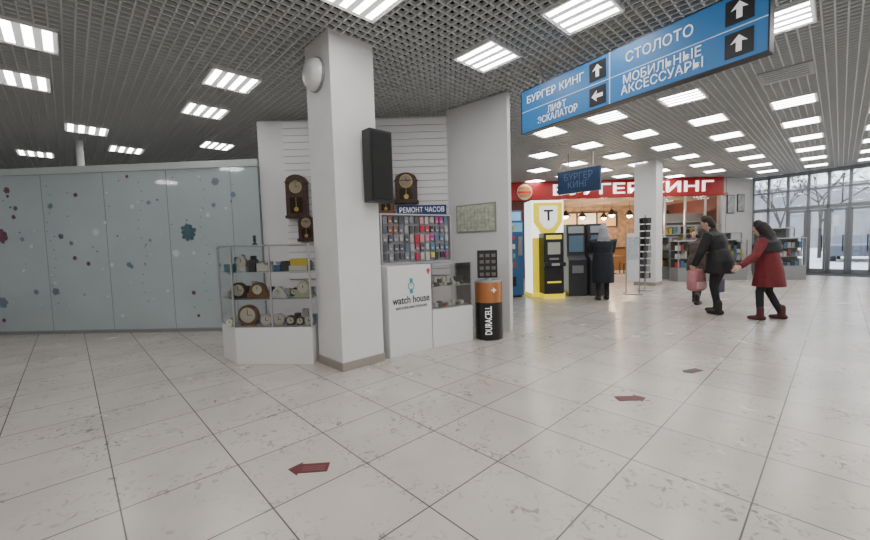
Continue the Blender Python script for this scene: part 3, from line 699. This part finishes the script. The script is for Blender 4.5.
    b=MB('mouth',e); V,F=tubegeo([hd((-.022,.088,1.562)),hd((0,.094,1.56)),hd((.022,.088,1.562))],[.004,.007,.004],seg=8); vs=[b.bm.verts.new(v) for v in V]
    for f in F: b.bm.faces.new([vs[i] for i in f])
    b.mi(mat('lips',(.4,.12,.1),.5)); b.done()
    hp=[]
    for sx,el,wr in ((-1,elbL,wrL),(1,elbR,wrR)):
        el=Vector(el);wr=Vector(wr); d=(wr-el).normalized(); inn=Vector((-sx,0,0)); inn=(inn-d*inn.dot(d)).normalized(); fw=d.cross(inn)
        if fw.y<0 and abs(fw.y)>.1: fw=-fw
        if fw.length<.1: fw=Vector((0,1,0))
        hp.append((tubegeo([wr-d*.03,wr+d*.02,wr+d*.085],[(.026,.026),(.036,.02),(.04,.016)],side=fw),'skin'))
        for j,(o,l) in enumerate(((.03,.07),(.01,.08),(-.01,.074),(-.03,.058))):
            b0=wr+d*.085+fw*o; b1=b0+(d*.9+inn*.35).normalized()*l*.5; b2=b1+(d*.5+inn*.8).normalized()*l*.5
            hp.append((tubegeo([b0-d*.02,b0,b1,b2],[.0095,.0095,.0088,.0075],seg=10),'skin'))
        t0=wr+d*.03+fw*.03; t1=t0+(d*.6+fw*.7+inn*.2).normalized()*.035; t2=t1+(d*.9+inn*.4).normalized()*.03
        hp.append((tubegeo([t0-fw*.01,t0,t1,t2],[.013,.012,.0105,.009],seg=10),'skin'))
    fuse('hands',hp,.0045,e,mats,1)
    return e
JBLK=mat('jacket_black',(.013,.013,.015),.7,noise=.4,nscale=12,bump=.3); NAVC=mat('coat_navy',(.010,.013,.022),.8,noise=.3,nscale=10,bump=.3)
REDC=mat('coat_red',(.15,.008,.014),.7,noise=.3,nscale=10,bump=.3); PNT=mat('pants_black',(.012,.012,.014),.8); SHO=mat('shoe_black',(.015,.013,.012),.5)
BOOTR=mat('boot_red',(.07,.014,.016),.6); HAIRD=mat('hair_dark',(.02,.013,.01),.7); PINK=mat('jacket_pink',(.45,.19,.20),.7,noise=.2,nscale=12,bump=.3); BRN=mat('jacket_brown',(.07,.05,.04),.8,noise=.3,nscale=12); SCF=mat('scarf_white',(.34,.35,.37),.8)
human('person_at_terminal',(4.02,9.2),math.radians(-5),1.78,{'top':NAVC,'skin':SKIN,'hair':HAIRD,'hood':SCF,'pants':PNT,'shoe':SHO},
 (-.25,.12,1.17),(-.12,.33,1.22),(.25,.1,1.15),(.14,.32,1.2),(-.1,.02,.5),(-.1,0,.09),(.1,.03,.5),(.11,.04,.09),coat=(1.1,.42,1.0),hair='short',hood=True,bulk=1.3)
human('man_in_dark_jacket',(5.28,7.12),math.radians(35),1.86,{'top':JBLK,'skin':SKIN,'hair':HAIRD,'hood':JBLK,'pants':PNT,'shoe':SHO},
 (-.31,.18,1.08),(-.25,.30,.86),(.31,.1,1.08),(.3,.12,.83),(-.1,.06,.5),(-.11,-.03,.09),(.1,.1,.5),(.13,.08,.09),lean=math.radians(12),headtilt=math.radians(20),coat=(1.1,.72,1.0),bulk=1.32)
human('person_in_brown_jacket',(5.70,8.35),math.radians(-60),1.66,{'top':BRN,'skin':SKIN,'hair':HAIRD,'hood':BRN,'pants':mat('pants_brown',(.05,.035,.03),.8),'shoe':SHO},
 (-.25,.2,1.1),(-.15,.42,1.05),(.25,.2,1.1),(.15,.42,1.05),(-.1,.12,.5),(-.11,.14,.09),(.1,-.06,.5),(.11,-.22,.09),lean=math.radians(15),headtilt=math.radians(15),coat=(1.1,.75,1.0),bulk=1.1)
human('woman_in_red_coat',(5.66,6.5),math.radians(40),1.68,{'top':REDC,'skin':SKIN,'hair':HAIRD,'hood':JBLK,'pants':PNT,'shoe':BOOTR},
 (-.42,.12,1.15),(-.64,.28,.98),(.30,.03,1.1),(.27,.16,.88),(-.14,.1,.5),(-.17,.08,.09),(.12,.02,.5),(.17,-.16,.09),lean=math.radians(8),headtilt=math.radians(18),coat=(1.15,.60,1.12),hair='long',hood=True,bulk=1.3,cape=1.20)
human('shop_assistant',(9.35,13.9),math.radians(160),1.7,{'top':mat('shirt_grey',(.12,.13,.15),.8),'skin':SKIN,'hair':HAIRD,'pants':PNT,'shoe':SHO},
 (-.25,.05,1.12),(-.22,.22,.98),(.25,.05,1.12),(.22,.22,.98),(-.1,.02,.5),(-.1,0,.09),(.1,.02,.5),(.1,0,.09))
e=empty('pink_backpack',(4.97,7.30,.42),math.radians(20))
b=MB('pack',e); 
prof=[(-.16,.02),(-.17,.2),(-.14,.36),(-.07,.42),(.07,.42),(.14,.36),(.17,.2),(.16,.02),(.1,0),(-.1,0)]
b.vprism(prof,-.09,.09,PINK); b.done(.04)
b=MB('pocket',e); b.vprism([(-.12,.04),(-.12,.18),(.12,.18),(.12,.04)],-.13,-.08,mat('pink_pale',(.55,.32,.34),.7)); b.done(.02)
b=MB('straps',e)
for sx in (-.08,.08): b.box(sx-.015,sx+.015,.09,.11,.05,.4,PINK)
b.box(-.03,-.022,-.01,.01,.4,.5,PINK); b.box(.022,.03,-.01,.01,.4,.5,PINK); b.box(-.03,.03,-.01,.01,.49,.5,PINK); b.done()
e=empty('shoulder_bag',(5.46,7.38,.36),math.radians(30)); b=MB('pouch',e); b.prism([(-.15,-.05),(.15,-.05),(.15,.05),(-.15,.05)],0,.27,mat('bag_purple',(.03,.018,.06),.6)); b.done(.03)
b=MB('strap',e); b.box(-.1,-.08,-.01,.01,.25,.46,MATS['bag_purple']); b.box(.08,.1,-.01,.01,.25,.46,MATS['bag_purple']); b.box(-.1,.1,-.01,.01,.45,.47,MATS['bag_purple']); b.done()
# ------------------------------------------------------------------ world
w=bpy.data.worlds.new('World'); scene.world=w; w.use_nodes=True
bg=w.node_tree.nodes['Background']; bg.inputs[0].default_value=(.82,.90,1,1); bg.inputs[1].default_value=3.6
# ------------------------------------------------------------------ camera
p=math.radians(3.6); r=math.radians(1.65)
U0=Vector((0,math.sin(p),math.cos(p))); X0=Vector((1,0,0)); Fw=Vector((0,math.cos(p),-math.sin(p)))
Rr=X0*math.cos(r)-U0*math.sin(r); Uu=X0*math.sin(r)+U0*math.cos(r)
cam=bpy.data.cameras.new('camera'); cam.sensor_width=36; cam.lens=385/870*36; cam.clip_end=300
co=bpy.data.objects.new('camera',cam); COL.objects.link(co)
M=Matrix((( Rr.x,Uu.x,-Fw.x,0),(Rr.y,Uu.y,-Fw.y,0),(Rr.z,Uu.z,-Fw.z,1.42),(0,0,0,1))); co.matrix_world=M
scene.camera=co
